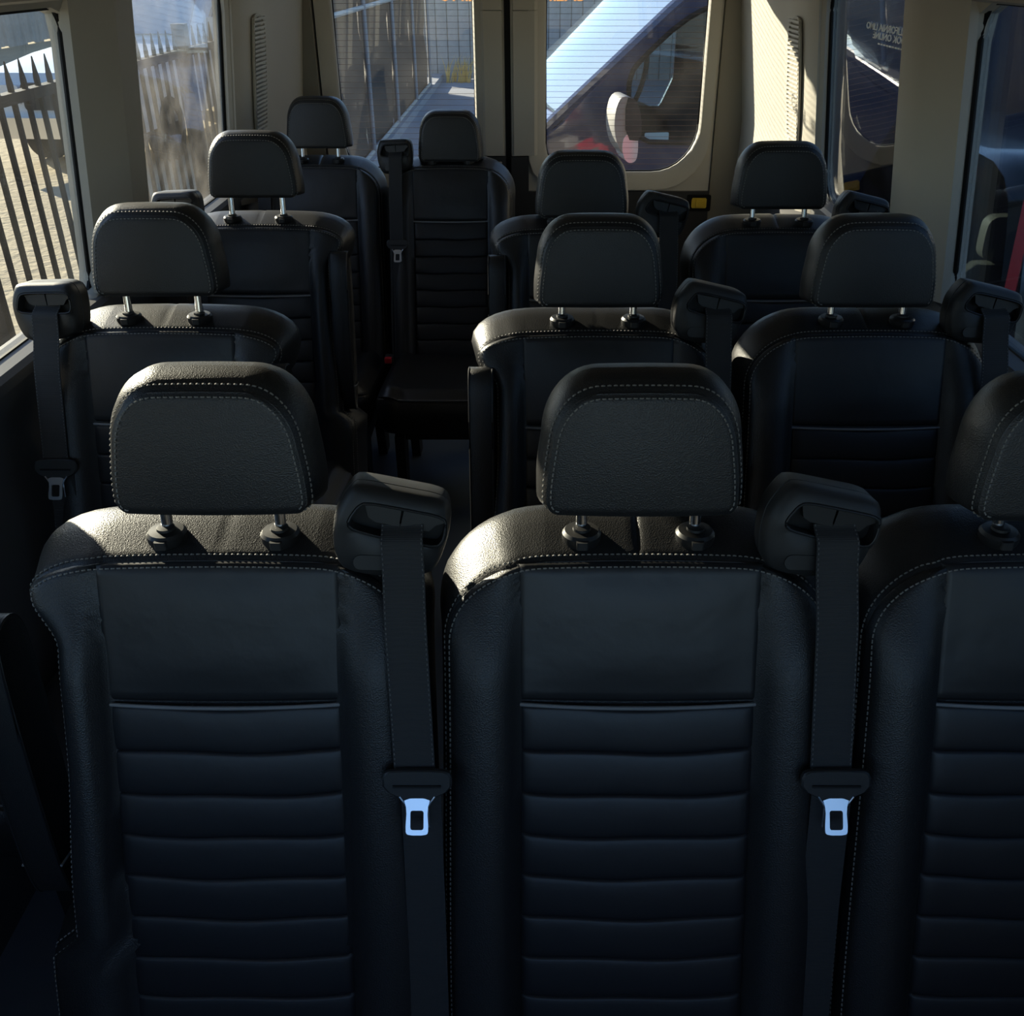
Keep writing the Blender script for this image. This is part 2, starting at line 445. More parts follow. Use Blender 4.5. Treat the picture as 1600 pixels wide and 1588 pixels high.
# belt guide
def zz(p): return ((p[0]-780)*.0001126, -(p[1]-800)*.000120)
G_OUT = [zz(p) for p in [(105,900),(120,720),(150,560),(330,300),(440,280),(900,355),(1380,430),(1460,560),(1462,720),(1405,980),(1330,1190),(1230,1320),(700,1360),(230,1290),(130,1120)]]
G_SLOT = [zz(p) for p in [(295,720),(305,650),(430,480),(520,462),(930,525),(1340,595),(1402,650),(1402,770),(1370,890),(1300,945),(1200,930),(680,850),(350,770)]]
def shear(p, a):   # rotate loop upright
    c, s = math.cos(a), math.sin(a); return (p[0]*c-p[1]*s, p[0]*s+p[1]*c)
GN = 72
def mk_guide():
    c = zz((850, 700))
    out = angle_loop(chaikin(G_OUT, 2), GN, c); slot = angle_loop(chaikin(G_SLOT, 1), GN, c)
    def off(loop, o, y, dz=0):
        n = len(loop); r = []
        for i in range(n):
            d = (loop[(i+1) % n][0]-loop[i-1][0], loop[(i+1) % n][1]-loop[i-1][1]); L = math.hypot(*d)
            r.append((loop[i][0]+d[1]/L*o, y, loop[i][1]-d[0]/L*o+dz))
        return r
    mid = [((a[0]*.55+b[0]*.45), (a[1]*.55+b[1]*.45)) for a, b in zip(out, slot)]
    mb = MB()
    mb.rings([off(slot, -.002, .020), off(slot, -.001, .006), off(slot, .0006, .0), off(slot, .003, -.002), [(p[0], .000, p[1]) for p in mid],
              off(out, -.005, .004), off(out, -.001, .010), off(out, .0005, .016), off(out, .001, .028), off(out, -.0005, .0285), off(out, -.0005, .0305), off(out, .001, .031),
              off(out, .000, .056, .003), off(out, -.006, .070, .004), off(out, -.022, .078, .004)], False, True)
    me = mb.mesh('belt_guide', 'plastic', True, 50)
    cav = MB().add([(p[0], .0195, p[1]) for p in off2(slot)], [tuple(range(GN))]).mesh('slot', 'plastic_dark', False)
    pl = []
    for P in ([(480,490),(895,545),(868,740),(600,695),(515,640)], [(925,550),(1370,625),(1385,690),(1290,720),(1210,790),(885,745)]):
        q = [zz(p) for p in P]
        pl.append(MB().rings([[(a, .006, b) for a, b in q], [(a, .016, b) for a, b in q]]).mesh('slot_plate', 'plastic_plate', True, 30))
    q = [zz(p) for p in rrect(350, 1060, 900, 1230, 84)]
    tab = MB().rings([[(a, -.002, b) for a, b in q], [(a*1.0, .0, b) for a, b in q], [(a, .012, b) for a, b in q]]).mesh('release_tab', 'plastic', True, 30)
    bez = MB().tube([(p[0], -.0015, p[1]) for p in slot], .0016, 6, True).mesh('slot_bezel', 'plastic')
    return me, cav, pl, tab, bez
def off2(l): return l
# belt
BW = .0275
def ribbon(path, hw_, th=.0016, ang=None):
    """path: list of (x,y,z,tilt) ; strip with width along x"""
    mb = MB(); rs = []
    for i, (x, y, z) in enumerate(path):
        a = path[max(0, i-1)]; b = path[min(len(path)-1, i+1)]
        dx, dz = b[0]-a[0], b[2]-a[2]; L = math.hypot(dx, dz); wx, wz = -dz/L, dx/L
        if wx < 0: wx, wz = -wx, -wz
        rs.append([(x-wx*hw_, y, z-wz*hw_), (x, y-.001, z), (x+wx*hw_, y, z+wz*hw_), (x+wx*hw_, y+th, z+wz*hw_), (x, y+th, z), (x-wx*hw_, y+th, z-wz*hw_)])
    return mb.rings(rs)
def mk_tongue():
    P = chaikin([(-.046, .018), (-.046, -.004), (-.018, -.018), (-.011, -.030), (.011, -.030), (.018, -.018), (.046, -.004), (.046, .018), (.034, .024), (-.034, .024)], 1)
    mb = MB(); mb.rings([[(a*.94, -.006, b*.94) for a, b in P], [(a, -.004, b) for a, b in P], [(a, .003, b) for a, b in P]])
    bar = MB().box((-.032, -.0085, .0005), (.032, -.0055, .0035)).mesh('slot_bar', 'plastic_dark')
    # metal plate with window
    o = chaikin([(-.021, -.014), (-.014, -.024), (-.0135, -.030), (-.0155, -.058), (-.0145, -.064), (.0145, -.064), (.0155, -.058), (.0135, -.030), (.014, -.024), (.021, -.014), (.010, -.018), (-.010, -.018)], 1)
    c = (0, -.045)
    i_ = rrect(-.0088, -.0575, .0088, -.032, .003); n = 60
    # outer by angle
    O = angle_loop(chaikin([(-.019, -.016), (-.0135, -.028), (-.0155, -.060), (-.0125, -.0645), (.0125, -.0645), (.0155, -.060), (.0135, -.028), (.019, -.016)], 1), n, c); I = angle_loop(i_, n, c)
    pm = MB(); y0, y1 = -.004, -.0005
    rs = [[(a, y1, b) for a, b in O], [(a, y0, b) for a, b in O], [(a, y0, b) for a, b in I], [(a, y1, b) for a, b in I], [(a, y1, b) for a, b in O]]
    pm.rings(rs, False, False)
    arms = []
    for s in (-1, 1):
        arms.append(MB().tube([(s*.0235, -.007, -.0125), (s*.0175, -.0075, -.021), (s*.0140, -.006, -.029), (s*.0150, -.004, -.058)], .0013, 6).mesh('plate_edge', 'steel'))
    return mb.mesh('belt_tongue', 'plastic', True, 30), bar, pm.mesh('tongue_plate', 'steel', False), arms
# armrest
def mk_arm():
    L = .46
    P = chaikin([(-.030, 0), (-.040, .10), (-.042, L-.06), (-.030, L-.012), (0, L), (.030, L-.012), (.042, L-.06), (.040, .08), (.020, -.02), (-.010, -.025)], 2)
    mb = MB(); mb.rings([[(-.022, a*.8, b*.97+.006) for a, b in P], [(-.027, a*.93, b*.99+.002) for a, b in P], [(-.027, a, b) for a, b in P][:0] or [(-.024, a, b) for a, b in P], [(.020, a, b) for a, b in P], [(.026, a*.93, b*.99+.002) for a, b in P], [(.022, a*.8, b*.97+.006) for a, b in P]])
    pip = MB()
    for x in (-.0255,): pip.tube([(x, a*.985, b*.997) for a, b in P], .0022, 6, True)
    band = MB().tube([(.0275, -.036, .055), (.0285, 0, .052), (.0275, .036, .055)], .002, 6)
    band2 = MB().tube([(-.0285, -.036, .055), (-.0295, 0, .052), (-.0285, .036, .055)], .002, 6)
    pip2 = MB().tube([(.0235, a*.985, b*.997) for a, b in P], .0022, 6, True)
    return mb.mesh('armrest', 'leather', True, 60), [q.mesh('armrest_piping', 'leather_smooth') for q in (pip, pip2)], [q.mesh('armrest_seam', 'piping') for q in (band, band2)]
# cushion
def mk_cushion():
    def w(z):
        t = max(0, (z-.44)/.08); b = max(0, (.03-z)/.03)
        return .262 - .07*(1-math.sqrt(max(0, 1-t*t))) - .02*b*b
    rows = [i*.04 for i in range(11)]+[.44+.08*math.sin(PI/2*i/8) for i in range(1, 9)]
    rows = sorted(set(round(r, 5) for r in rows)); cols = [.5-.5*math.cos(PI*i/30) for i in range(31)]
    def yf(x, z, e):
        e = min(e, .52-z); ax = abs(x)
        y = -.03*sm(e/.05)
        if ax > .165: y -= .016*math.sin(PI*min(1, (ax-.165)/.1))
        if abs(ax-.165) < .006: y += .004
        return y
    def rim(nx, nz, x, z): return [(-.002, .003), (.006, .012), (.010, .05), (.008, .10), (-.01, .125), (-.03, .13)]
    mb, B, nor, rs = pillow(rows, w, w, yf, rim, cols)
    mb.v = [(x, .0-z, -y) for x, y, z in mb.v]       # face up, extends forward (-y)
    sm_ = MB().tube([(-.25, -.505, .004), (-.1, -.520, .004), (.1, -.520, .004), (.25, -.505, .004)], .0018, 6)
    return mb.mesh('seat_cushion', 'leather', True, 60), sm_.mesh('cushion_seam', 'piping')

def place_back(p):      # back-frame -> seat-local
    return p
BASE = (0, -HT*SR, 1.145-HT*CR)
def make_seat(label, X, Y, arm=0, guide=1, head_up=0., arm_lean=0., arm_out=0., belt_dx=(0, 0, 0), group='passenger seats in the van', head_tilt=0.):
    t = thing('passenger_seat', label, 'seat', (X, Y, 0), group=group)
    rb = (-REC, 0, 0)
    al, ar = (arm == -1), (arm == 1)
    me, st = cached(('back', al, ar), lambda: mk_back((al, ar)))
    b = obj('backrest', me, t, BASE, rb)
    obj('stitching', st, b)['kind'] = 'stuff'
    obj('upper_panel', cached('up', mk_upper), b); obj('ribbed_panel', cached('rib', mk_ribs), b); obj('piping', cached('pip', mk_piping), b)
    btn = cached('btn', lambda: MB().lathe([(.0085, 0), (.0085, .002), (.006, .005), (.002, .006)], n=14).mesh('snap_button', 'plastic'))
    for s in (-1, 1): obj('snap_button', btn, b, (s*.148, -.012, .012), (PI/2, 0, 0))
    # headrest
    hm, hs = cached('head', mk_head)
    h = obj('headrest', hm, t, (0, .028, 1.206+head_up), (-math.radians(9)+head_tilt, 0, 0)); obj('stitching', hs, h)['kind'] = 'stuff'
    post = cached('post', lambda: MB().tube([(0, 0, -.10), (0, 0, .03)], .0078, 14).mesh('headrest_post', 'chrome'))
    col = cached('collar', lambda: MB().lathe([(.010, -.012), (.024, -.012), (.0265, -.006), (.0265, .002), (.023, .0065), (.0125, .0075), (.0120, .011), (.0085, .0115)], n=24).mesh('post_collar', 'plastic_plate', True, 35))
    tabm = cached('ctab', lambda: MB().rings([[(a, b_, z) for a, b_ in rrect(-.008, -.031, .008, -.020, .003, 3)] for z in (-.008, .0035)]).mesh('collar_button', 'plastic'))
    for s in (-1, 1):
        obj('headrest_post', post, h, (s*.077, .028, 0))
        c = obj('post_collar', col, t, (s*.077, .044, 1.172)); obj('collar_button', tabm, c)
    # belt guide
    if guide:
        gm, cav, plates, tab, bez = cached('guide', mk_guide)
        g = obj('belt_guide', gm, t, (guide*.236, -.006, 1.203), (-math.radians(10), math.radians(4), math.radians(4)*guide))
        if guide < 0: g.rotation_euler = (-math.radians(10), math.radians(-13), math.radians(-6))
        obj('slot', cav, g); obj('slot_bezel', bez, g); [obj('slot_plate', m, g) for m in plates]; obj('release_tab', tab, g)
        dx0, dx1, dx2 = belt_dx
        gx = guide*.232+(.018 if guide > 0 else .005)
        def mkbelt():
            path = []
            zt = .46
            for i in range(25):
                u = (i/24)**1.6; z = .804-(.804-zt)*u
                x = gx+dx0+(dx1-dx0)*u
                zz_ = (.804-z)
                y = -.016-.020*sm(zz_/.022)-.012*sm((zz_-.05)/.09)
                path.append((x, y, z))
            m1 = ribbon(path, BW)
            low = []
            for i in range(17):
                u = i/16; z = zt+.01-(zt+.08)*u
                low.append((gx+dx1+.006+(dx2-dx1)*u, -.041+.01*sm(u*2), z))
            m2 = ribbon(low, BW*.98)
            sb = MB()
            for s in (-1, 1):
                stitches(sb, [(x+s*(BW-.002), y-.0012, z) for x, y, z in path], [(0, -1, 0)]*25, .0035, .0035, .0008, .0004)
            return m1.mesh('webbing', 'webbing', True, 50), m2.mesh('lower_webbing', 'webbing', True, 50), sb.mesh('webbing_stitching', 'trim_grey', False)
        w1, w2, ws = cached(('belt', guide, belt_dx), mkbelt)
        sbelt = obj('seat_belt', w1, t, BASE, rb); obj('lower_webbing', w2, sbelt); obj('webbing_stitching', ws, sbelt)['kind'] = 'stuff'
        tm, bar, pm, arms = cached('tongue', mk_tongue)
        for n_, m_ in [('belt_tongue', tm), ('slot_bar', bar), ('tongue_plate', pm)]+[('plate_edge', q_) for q_ in arms]:
            o = obj(n_, m_, sbelt, (gx+dx1+.004, -.056, .455), (math.radians(-14) if n_ == 'tongue_plate' else 0, 0, 0))
    # armrest
    if arm:
        am, ap, ab = cached('arm', mk_arm)
        a = obj('armrest', am, t, (arm*(.250+arm_out), -.125+arm_lean*.3, .645), (-math.radians(12)+arm_lean, 0, 0)); [obj('armrest_piping', q, a) for q in ap]; [obj('armrest_seam', q, a) for q in ab]
    cu, cs = cached('cush', mk_cushion)
    c = obj('seat_cushion', cu, t, (0, -.215, .455), (math.radians(-5), 0, 0)); obj('cushion_seam', cs, c)
    def mkbase():
        mb = MB()
        for s in (-1, 1):
            P = [(-.60, .30), (-.60, .0), (-.54, .0), (-.50, .24), (-.22, .24), (-.16, .0), (-.08, .0), (-.10, .34), (-.18, .36)]
            mb.rings([[(s*.20-.02, a, b_) for a, b_ in P], [(s*.20+.02, a, b_) for a, b_ in P]])
        mb.box((-.2, -.56, .27), (.2, -.52, .30)); mb.box((-.2, -.2, .27), (.2, -.16, .30))
        return mb.mesh('seat_base', 'plastic', True, 30)
    obj('seat_base', cached('base', mkbase), t)
    return t

make_seat('front-row black leather seat on the left, belt tower at its right, armrest folded up', -.422, 1.07, arm=-1, guide=1, head_up=.010, arm_lean=.14, arm_out=.045, belt_dx=(0, .012, .018))
make_seat('front-row middle black leather seat with sunlit left shoulder and thread-stitched headrest', .141, 1.07, guide=1, head_up=.008, belt_dx=(0, .006, -.004))
make_seat('front-row black leather seat cut off by the right edge of the picture', .708, 1.07, guide=1)
make_seat('second-row single black seat beside the left window with sunlit belt tower', -.807, 1.98, arm=1, guide=-1, head_up=.018)
make_seat('second-row middle black seat with brightly lit aisle-side armrest edge', .137, 1.96, arm=-1, guide=1)
make_seat('second-row black seat beside the right window, belt tower against the window', .718, 1.96, guide=1)
make_seat('third-row single black seat at the left window with upright armrest on the aisle', -.832, 2.90, arm=1, guide=-1, head_up=.028)
make_seat('third-row middle black seat in front of the rear right door', .141, 2.855, arm=-1, guide=1, head_up=-.020)
make_seat('third-row black seat in front of the sunlit right quarter panel', .724, 2.855, guide=1, head_up=.005)
s4a = make_seat('back-row black seat in the far left corner with raised headrest', -.83, 3.86, guide=-1, head_up=.010)
s4b = make_seat('back-row black seat with lowered headrest, next to the rear door seam', -.324, 3.84, guide=-1, head_up=-.035)

for o_ in (s4a, s4b): o_.scale = (.90, 1, 1)
# red belt buckle on the rear bench
bk = thing('belt_buckle', 'red-buttoned black belt buckle lying between the two back-row seats', 'buckle', (-.56, 3.50, .50))
build(MB().rings([[(a, b, z) for a, b in rrect(-.016, -.03, .016, .03, .006, 3)] for z in (0, .018)]), 'housing', 'plastic', bk)
build(MB().rings([[(a, b, z) for a, b in rrect(-.013, -.036, .013, -.012, .004, 3)] for z in (.004, .022)]), 'button', 'red_button', bk)

# ------------------------------------------------------------------ van shell
ZB = 1.10                       # belt line
def XL(z): return -1.14+.11*max(0, z-ZB)
def XR(z): return 1.04-.11*max(0, z-ZB)
ZC = 2.0; YR = 4.55; YF = -1.3
struct(build(MB().box((-1.2, YF, -.06), (1.12, YR+.05, 0)), 'floor', 'floor_vinyl', smooth=False), 'dark blue-grey vinyl van floor', 'floor')
struct(build(MB().box((-1.12, YF, ZC), (1.05, YR+.1, ZC+.06)), 'ceiling', 'headliner', smooth=False), 'beige fabric van headliner', 'ceiling')

def side_wall(side, name, cells):
    """cells: list of (y0,y1,hole or None); hole=(ya,yb,za,zb,r). upper wall z ZB-.04..ZC"""
    fx = XL if side < 0 else XR
    sg = -1 if side < 0 else 1
    mb = MB(); z0, z1 = ZB-.06, ZC+.02; N = 64
    for y0, y1, hole in cells:
        if hole is None:
            mb.rings([[(fx(z), y0, z), (fx(z), y1, z), (fx(z)+sg*.06, y1, z), (fx(z)+sg*.06, y0, z)] for z in [z0+(z1-z0)*i/6 for i in range(7)]])
            continue
        ya, yb, za, zb, r = hole
        c = ((ya+yb)/2, (za+zb)/2)
        H = angle_loop(rrect(ya, za, yb, zb, r), N, c); O = angle_loop([(y0, z0), (y1, z0), (y1, z1), (y0, z1)], N, c)
        M = [(h[0]+(o[0]-h[0])*.12, h[1]+(o[1]-h[1])*.12) for h, o in zip(H, O)]
        mb.rings([[(fx(z), y, z) for y, z in O], [(fx(z), y, z) for y, z in M], [(fx(z)+sg*.012, y, z) for y, z in H], [(fx(z)+sg*.055, y, z) for y, z in H], [(fx(z)+sg*.06, y, z) for y, z in O]], False, False)
    return struct(build(mb, name, 'beige', ang=35))
LC = [(-1.3, .05, (-1.15, -.05, 1.02, 1.76, .12)), (.05, 1.30, (.17, 1.20, 1.08, 1.76, .12)), (1.30, 2.61, (1.60, 2.49, 1.085, 1.755, .05)), (2.61, 3.86, (2.735, 3.79, 1.085, 1.775, .06)), (3.86, YR+.04, None)]
RC = [(-1.3, .05, (-1.15, -.05, 1.10, 1.76, .12)), (.05, 1.22, (.12, 1.12, 1.10, 1.76, .12)), (1.22, 2.55, (1.30, 2.40, 1.085, 1.77, .08)), (2.55, 3.73, (2.70, 3.65, 1.085, 1.79, .10)), (3.73, YR+.04, None)]
wl_ = side_wall(-1, 'wall_left', LC); wl_['label'] = 'beige left van side wall with large windows'
wr_ = side_wall(1, 'wall_right', RC); wr_['label'] = 'beige right van side wall with tinted windows'
def lower_wall(side, name, parent):
    X = (XL if side < 0 else XR)(1.0); sg = side
    P = [(X, 0), (X-sg*.005, .05), (X-sg*.015, .55), (X-sg*.012, .80), (X+sg*.01, .90), (X+sg*.005, .98), (X-sg*.008, 1.02), (X-sg*.006, 1.06), (X+sg*.02, 1.08), (X+sg*.08, 1.08), (X+sg*.08, 0)]
    mb = MB(); mb.rings([[(a, y, b) for a, b in P] for y in (YF, YR)])
    return build(mb, 'lower_panel', 'trim_grey', parent, ang=30)
lower_wall(-1, 'l', wl_); lower_wall(1, 'r', wr_)
# beige sills on top of the lower panels
for side, w in ((-1, wl_), (1, wr_)):
    X = (XL if side < 0 else XR)(1.1)
    P = [(X-side*.022, 1.050), (X-side*.022, 1.072), (X-side*.010, 1.082), (X+side*.05, 1.092), (X+side*.05, 1.05)]
    build(MB().rings([[(a, y, b) for a, b in P] for y in (YF, 3.80)]), 'sill', 'trim_grey', w, ang=30)
# window panes
wi = 0; DUSTY = 4
for side, cells, gm in ((-1, LC, 'glass_left'), (1, RC, 'glass_right')):
    fx = XL if side < 0 else XR
    for y0, y1, hole in cells:
        if not hole: continue
        wi += 1; ya, yb, za, zb, r = hole
        fr = thing('window_%d' % wi, 'van side window', 'window'); fr['kind'] = 'structure'
        fr['label'] = ('left' if side < 0 else 'tinted right')+' van side window pane number %d from the front' % (wi if side < 0 else wi-4)
        L = rrect(ya-.02, za-.02, yb+.02, zb+.02, r)
        build(MB().rings([[(fx(z)+side*d, y, z) for y, z in L] for d in (.036, .040)]), 'pane', 'glass_left_dusty' if wi == DUSTY else gm, fr, smooth=False)
        # rubber seal
        L2 = rrect(ya, za, yb, zb, r, 8)
        build(MB().tube([(fx(z)+side*.030, y, z) for y, z in L2], .007, 6, True), 'seal', 'rubber', fr)
# pillars (chamfered trims)
def pillar(n, side, ya, yb, depth=.075, z0=1.09, z1=1.90, mt='beige'):
    fx = XL if side < 0 else XR; s = -side
    mb = MB(); rs = []
    for i in range(9):
        z = z0+(z1-z0)*i/8; fl = .02*math.sin(PI*i/8)
        x = fx(z); fl2 = .05*sm((.25-i/8)/.25)+.07*sm((i/8-.75)/.25)
        a, b = ya+.004-fl2*.0, yb-.004
        w = b-a
        rs.append([(x+s*-.01, a, z), (x+s*.010, a, z), (x+s*depth*.75, a+w*.22, z), (x+s*depth, a+w*.34, z), (x+s*depth, b-w*.30, z), (x+s*depth*.72, b-w*.18, z), (x+s*.010, b, z), (x+s*-.01, b, z)])
    mb.rings(rs); return struct(build(mb, 'trim_%d' % n, mt, ang=25))
pillar(1, -1, 2.45, 2.775)['label'] = 'beige window pillar between the two left windows'
pillar(2, 1, 2.37, 2.72)['label'] = 'beige window pillar between the two right windows'
pillar(3, -1, 1.18, 1.62)['label'] = 'beige window pillar beside the left front row'
pillar(4, 1, 1.10, 1.32)['label'] = 'beige window pillar beside the right front row'
# header trims along the roof edge
for n, side in ((5, -1), (6, 1)):
    fx = XL if side < 0 else XR; s = -side
    P = [(fx(1.765), 1.768), (fx(1.765)+s*.035, 1.775), (fx(1.8)+s*.09, 1.86), (fx(1.9)+s*.16, 1.95), (fx(1.95)+s*.30, 2.02), (fx(1.95)-s*.02, 2.02)]
    P2 = [(a, b+.012) for a, b in P]
    o = struct(build(MB().rings([[(a, y, b) for a, b in P] for y in (YF, 2.50)]+[[(a, y, b) for a, b in P2] for y in (2.62, YR)]), 'trim_%d' % n, 'beige', ang=35))
    o['label'] = 'beige roof edge trim above the %s windows' % ('left' if side < 0 else 'right')
# rear quarter panels with vents
def quarter(n, side, ya, yb, gy):
    fx = XL if side < 0 else XR; s = -side
    mb = MB(); rs = []
    for i in range(13):
        z = 1.02+(1.86-1.02)*i/12; x = fx(z); k = .03+.02*sm((.3-i/12)/.3)
        rs.append([(x-s*.01, ya, z), (x+s*.008, ya+.004, z), (x+s*k, ya+.06, z), (x+s*(k+.012), ya+.30, z), (x+s*(k+.020), ya+.36, z), (x+s*(k+.035), ya+.45, z), (x+s*(k+.06), yb-.16, z), (x+s*(k+.075), yb-.04, z), (x+s*(k+.08), yb, z), (x-s*.01, yb, z)])
    mb.rings(rs)
    q = struct(build(mb, 'trim_%d' % n, 'beige', ang=40)); q['label'] = 'beige rear quarter panel on the %s side' % ('left' if side < 0 else 'right')
    g = thing('vent_grille', 'slatted air vent in the %s rear quarter panel' % ('left' if side < 0 else 'right'), 'vent', (0, 0, 0), group='vents in the quarter panels')
    za, zb, yc, hwid = 1.24, 1.66, gy, .09
    def X_(z): return fx(z)+s*(.037+.02*sm((.3-(z-1.02)/.84)/.3))
    N = 28
    L = chaikin([(yc-hwid, za+.02), (yc-hwid*.5, za-.035), (yc+hwid*.4, za-.01), (yc+hwid, za+.05), (yc+hwid, zb-.03), (yc+hwid*.5, zb), (yc-hwid*.6, zb+.01), (yc-hwid, zb-.02)], 2)
    build(MB().rings([[(X_(z)+s*d, y, z) for y, z in L] for d in (.000, .004)]), 'backing', 'beige_dark', g, smooth=False)
    build(MB().tube([(X_(z)+s*.006, y, z) for y, z in L], .006, 6, True), 'frame', 'beige', g)
    for k in range(N):
        z = za+.005+(zb-za-.01)*k/(N-1)
        m = cached(('slat', side), lambda: MB().rings([[(0, -hwid*.93, 0), (s*.010, -hwid*.93, -.004), (s*.010, -hwid*.93, .003), (0, -hwid*.93, .006)], [(0, hwid*.93, 0), (s*.010, hwid*.93, -.004), (s*.010, hwid*.93, .003), (0, hwid*.93, .006)]]).mesh('slat', 'beige', False))
        obj('slat', m, g, (X_(z)+s*.003, yc, z))
quarter(7, -1, 3.80, YR, 4.04)
quarter(8, 1, 3.66, YR, 3.86)

# front bulkhead with dashboard below the windshield opening (behind the camera)
struct(build(MB().rings([[(x, y, z) for y, z in ((YF-.2, 0), (YF-.2, 1.14), (YF+.1, 1.13), (YF+.35, 1.06), (YF+.42, .9), (YF+.25, .7), (YF+.2, 0))] for x in (-1.2, 1.12)]), 'wall_front', 'trim_dark', ang=30), 'dark dashboard and bulkhead at the front of the van', 'wall')
# rear doors
XS = -.116
def rear_door(n, xa, xb, wa, wb, za, zb, rad, lab):
    root = thing('door_%d' % n, lab, 'door', ((xa+xb)/2, YR, 0)); root['kind'] = 'structure'
    ox, oy = root.location.x, YR
    N = 72; c = ((wa+wb)/2, (za+zb)/2)
    H = angle_loop(rrect(wa, za, wb, zb, rad, 8), N, c)
    H2 = angle_loop(rrect(wa-.075, za-.075, wb+.05, zb+.03, [r+.03 for r in rad], 8), N, c)
    zt, zl = 1.95, 1.075
    O = angle_loop([(xa, za-.09), (xb, za-.09), (xb, zt), (xa, zt)], N, c)
    H2 = [(min(max(p[0], xa+.004), xb-.004), p[1]) for p in H2]
    loc = lambda p, y: (p[0]-ox, y, p[1])
    up = MB(); up.rings([[loc(p, .05) for p in H], [loc(p, .012) for p in H], [loc(p, .0) for p in [(h[0]*.85+q[0]*.15, h[1]*.85+q[1]*.15) for h, q in zip(H, H2)]], [loc(p, -.012) for p in H2], [loc((p[0], p[1]), .02) for p in H2]], False, False)
    build(up, 'window_surround', 'beige', root, ang=40)
    pn = MB(); pn.rings([[loc(p, .004) for p in H2], [loc(p, .004) for p in O], [loc(p, .06) for p in O], [loc(p, .06) for p in H2]], False, False)
    build(pn, 'upper_panel', 'beige', root, ang=30)
    lo = MB(); lo.rings([[(a-ox, y, b) for a, b in rrect(xa, .02, xb, zl, .02, 3)] for y in (-.014, .06)])
    # lower panel goes around the window surround: two side pieces and a base
    lo = MB()
    lo.box((xa-ox, -.022, .02), (xb-ox, .05, za-.082))
    lo.box((xa-ox, -.020, za-.083), (H2x0(H2)-ox-.001, .05, zl)) if H2x0(H2)-xa > .02 else None
    lo.box((max(p[0] for p in H2)-ox+.001, -.020, za-.083), (xb-ox, .05, zl)) if xb-max(p[0] for p in H2) > .02 else None
    build(lo, 'lower_panel', 'trim_dark', root, ang=30)
    build(MB().box((xa-ox+.003, -.002, 1.6585), (xb-ox-.003, .0035, 1.6625)), 'panel_joint', 'beige_dark', root) if False else None
    L = rrect(wa-.02, za-.02, wb+.02, zb+.02, rad, 8)
    build(MB().rings([[(a-ox, y, b) for a, b in L] for y in (.036, .040)]), 'pane', 'glass_rear', root, smooth=False)
    wires = MB()
    k = 0; z = za+.03
    while z < zb-.02:
        wires.box((wa-ox, .0335, z-.0006), (wb-ox, .035, z+.0006)); z += .0235
    w = build(wires, 'defroster_wires', 'wire', root, smooth=False); w['kind'] = 'stuff'
    build(MB().tube([(a-ox, .030, b) for a, b in rrect(wa, za, wb, zb, rad, 8)], .006, 6, True), 'seal', 'rubber', root)
    return root
def H2x0(H): return min(p[0] for p in H)
d1 = rear_door(1, -.93, XS-.012, -.855, -.262, 1.02, 1.88, [.10, .10, .10, .10], 'left rear van door with window and dark lower panel')
d2 = rear_door(2, XS+.012, .80, .05, .735, 1.005, 1.88, [.08, .08, .12, .20], 'right rear van door with defroster window and yellow latch')
struct(build(MB().box((XS-.013, YR+.002, 0), (XS+.013, YR+.06, 1.95)), 'trim_9', 'rubber', smooth=False), 'black gap between the two rear doors')
for n, (a, b) in ((10, (-1.15, -.932)), (11, (.802, 1.08))):
    P = [(a, YR+.08), (a, YR-.01), ((a*.75+b*.25), YR-.03) if n == 10 else (a+.004, YR-.005), (b-.004 if n == 10 else b, YR-.03), (b, YR+.08)]
    struct(build(MB().rings([[(x, y, z) for x, y in P] for z in (0, 1.98)]), 'trim_%d' % n, 'beige_dark', ang=30), 'rear door frame post on the %s' % ('left' if n == 10 else 'right'))
struct(build(MB().box((-1.1, YR-.02, 1.89), (1.0, YR+.07, 2.01)), 'trim_12', 'beige', smooth=False), 'beige header above the rear doors')
# centre covers on each door next to the seam (flat beige columns)
for (xa, xb, d) in ((-.245, -.135, d1), (-.095, .028, d2)):
    for z0, z1 in ((1.08, 1.6585), (1.6625, 1.885)):
        P = rrect(xa, 0, xb, .02, .006, 3)
        w = .028
        Q = [(xa, .006), (xa+w, -.016), (xb-.004, -.016), (xb, .006)] if d is d1 else [(xa, .006), (xa+.004, -.016), (xb-w, -.016), (xb, .006)]
        build(MB().rings([[(x-d.location.x, y, z) for x, y in Q] for z in (z0, z1)]), 'pillar_cover', 'beige', d, ang=25)
# latch and label
lt = obj('latch', MB().rings([[(a, y, b) for a, b in rrect(-.034, -.022, .034, .022, .006, 3)] for y in (-.012, 0)]).mesh('latch', 'yellow', True, 30), d2, (.755-d2.location.x, -.022, .875))
obj('latch_recess', MB().rings([[(a, y, b) for a, b in rrect(-.055, -.038, .055, .036, .008, 3)] for y in (-.004, 0)]).mesh('latch_recess', 'rubber', True, 30), d2, (.755-d2.location.x, -.0215, .875))
obj('latch_lever', MB().rings([[(a, y, b) for a, b in rrect(-.014, -.016, .016, .016, .004, 3)] for y in (-.018, -.010)]).mesh('latch_lever', 'yellow', True, 30), lt)
lb = tag(build(MB().rings([[(a, y, b) for a, b in rrect(-.029, -.035, .029, .030, .003, 2)] for y in (-.0012, 0)]), 'warning_label', 'label_white', loc=(-.175, YR-.0225, 1.025), smooth=False), 'small pale sticker on the rear door beside the door seam', 'sticker')

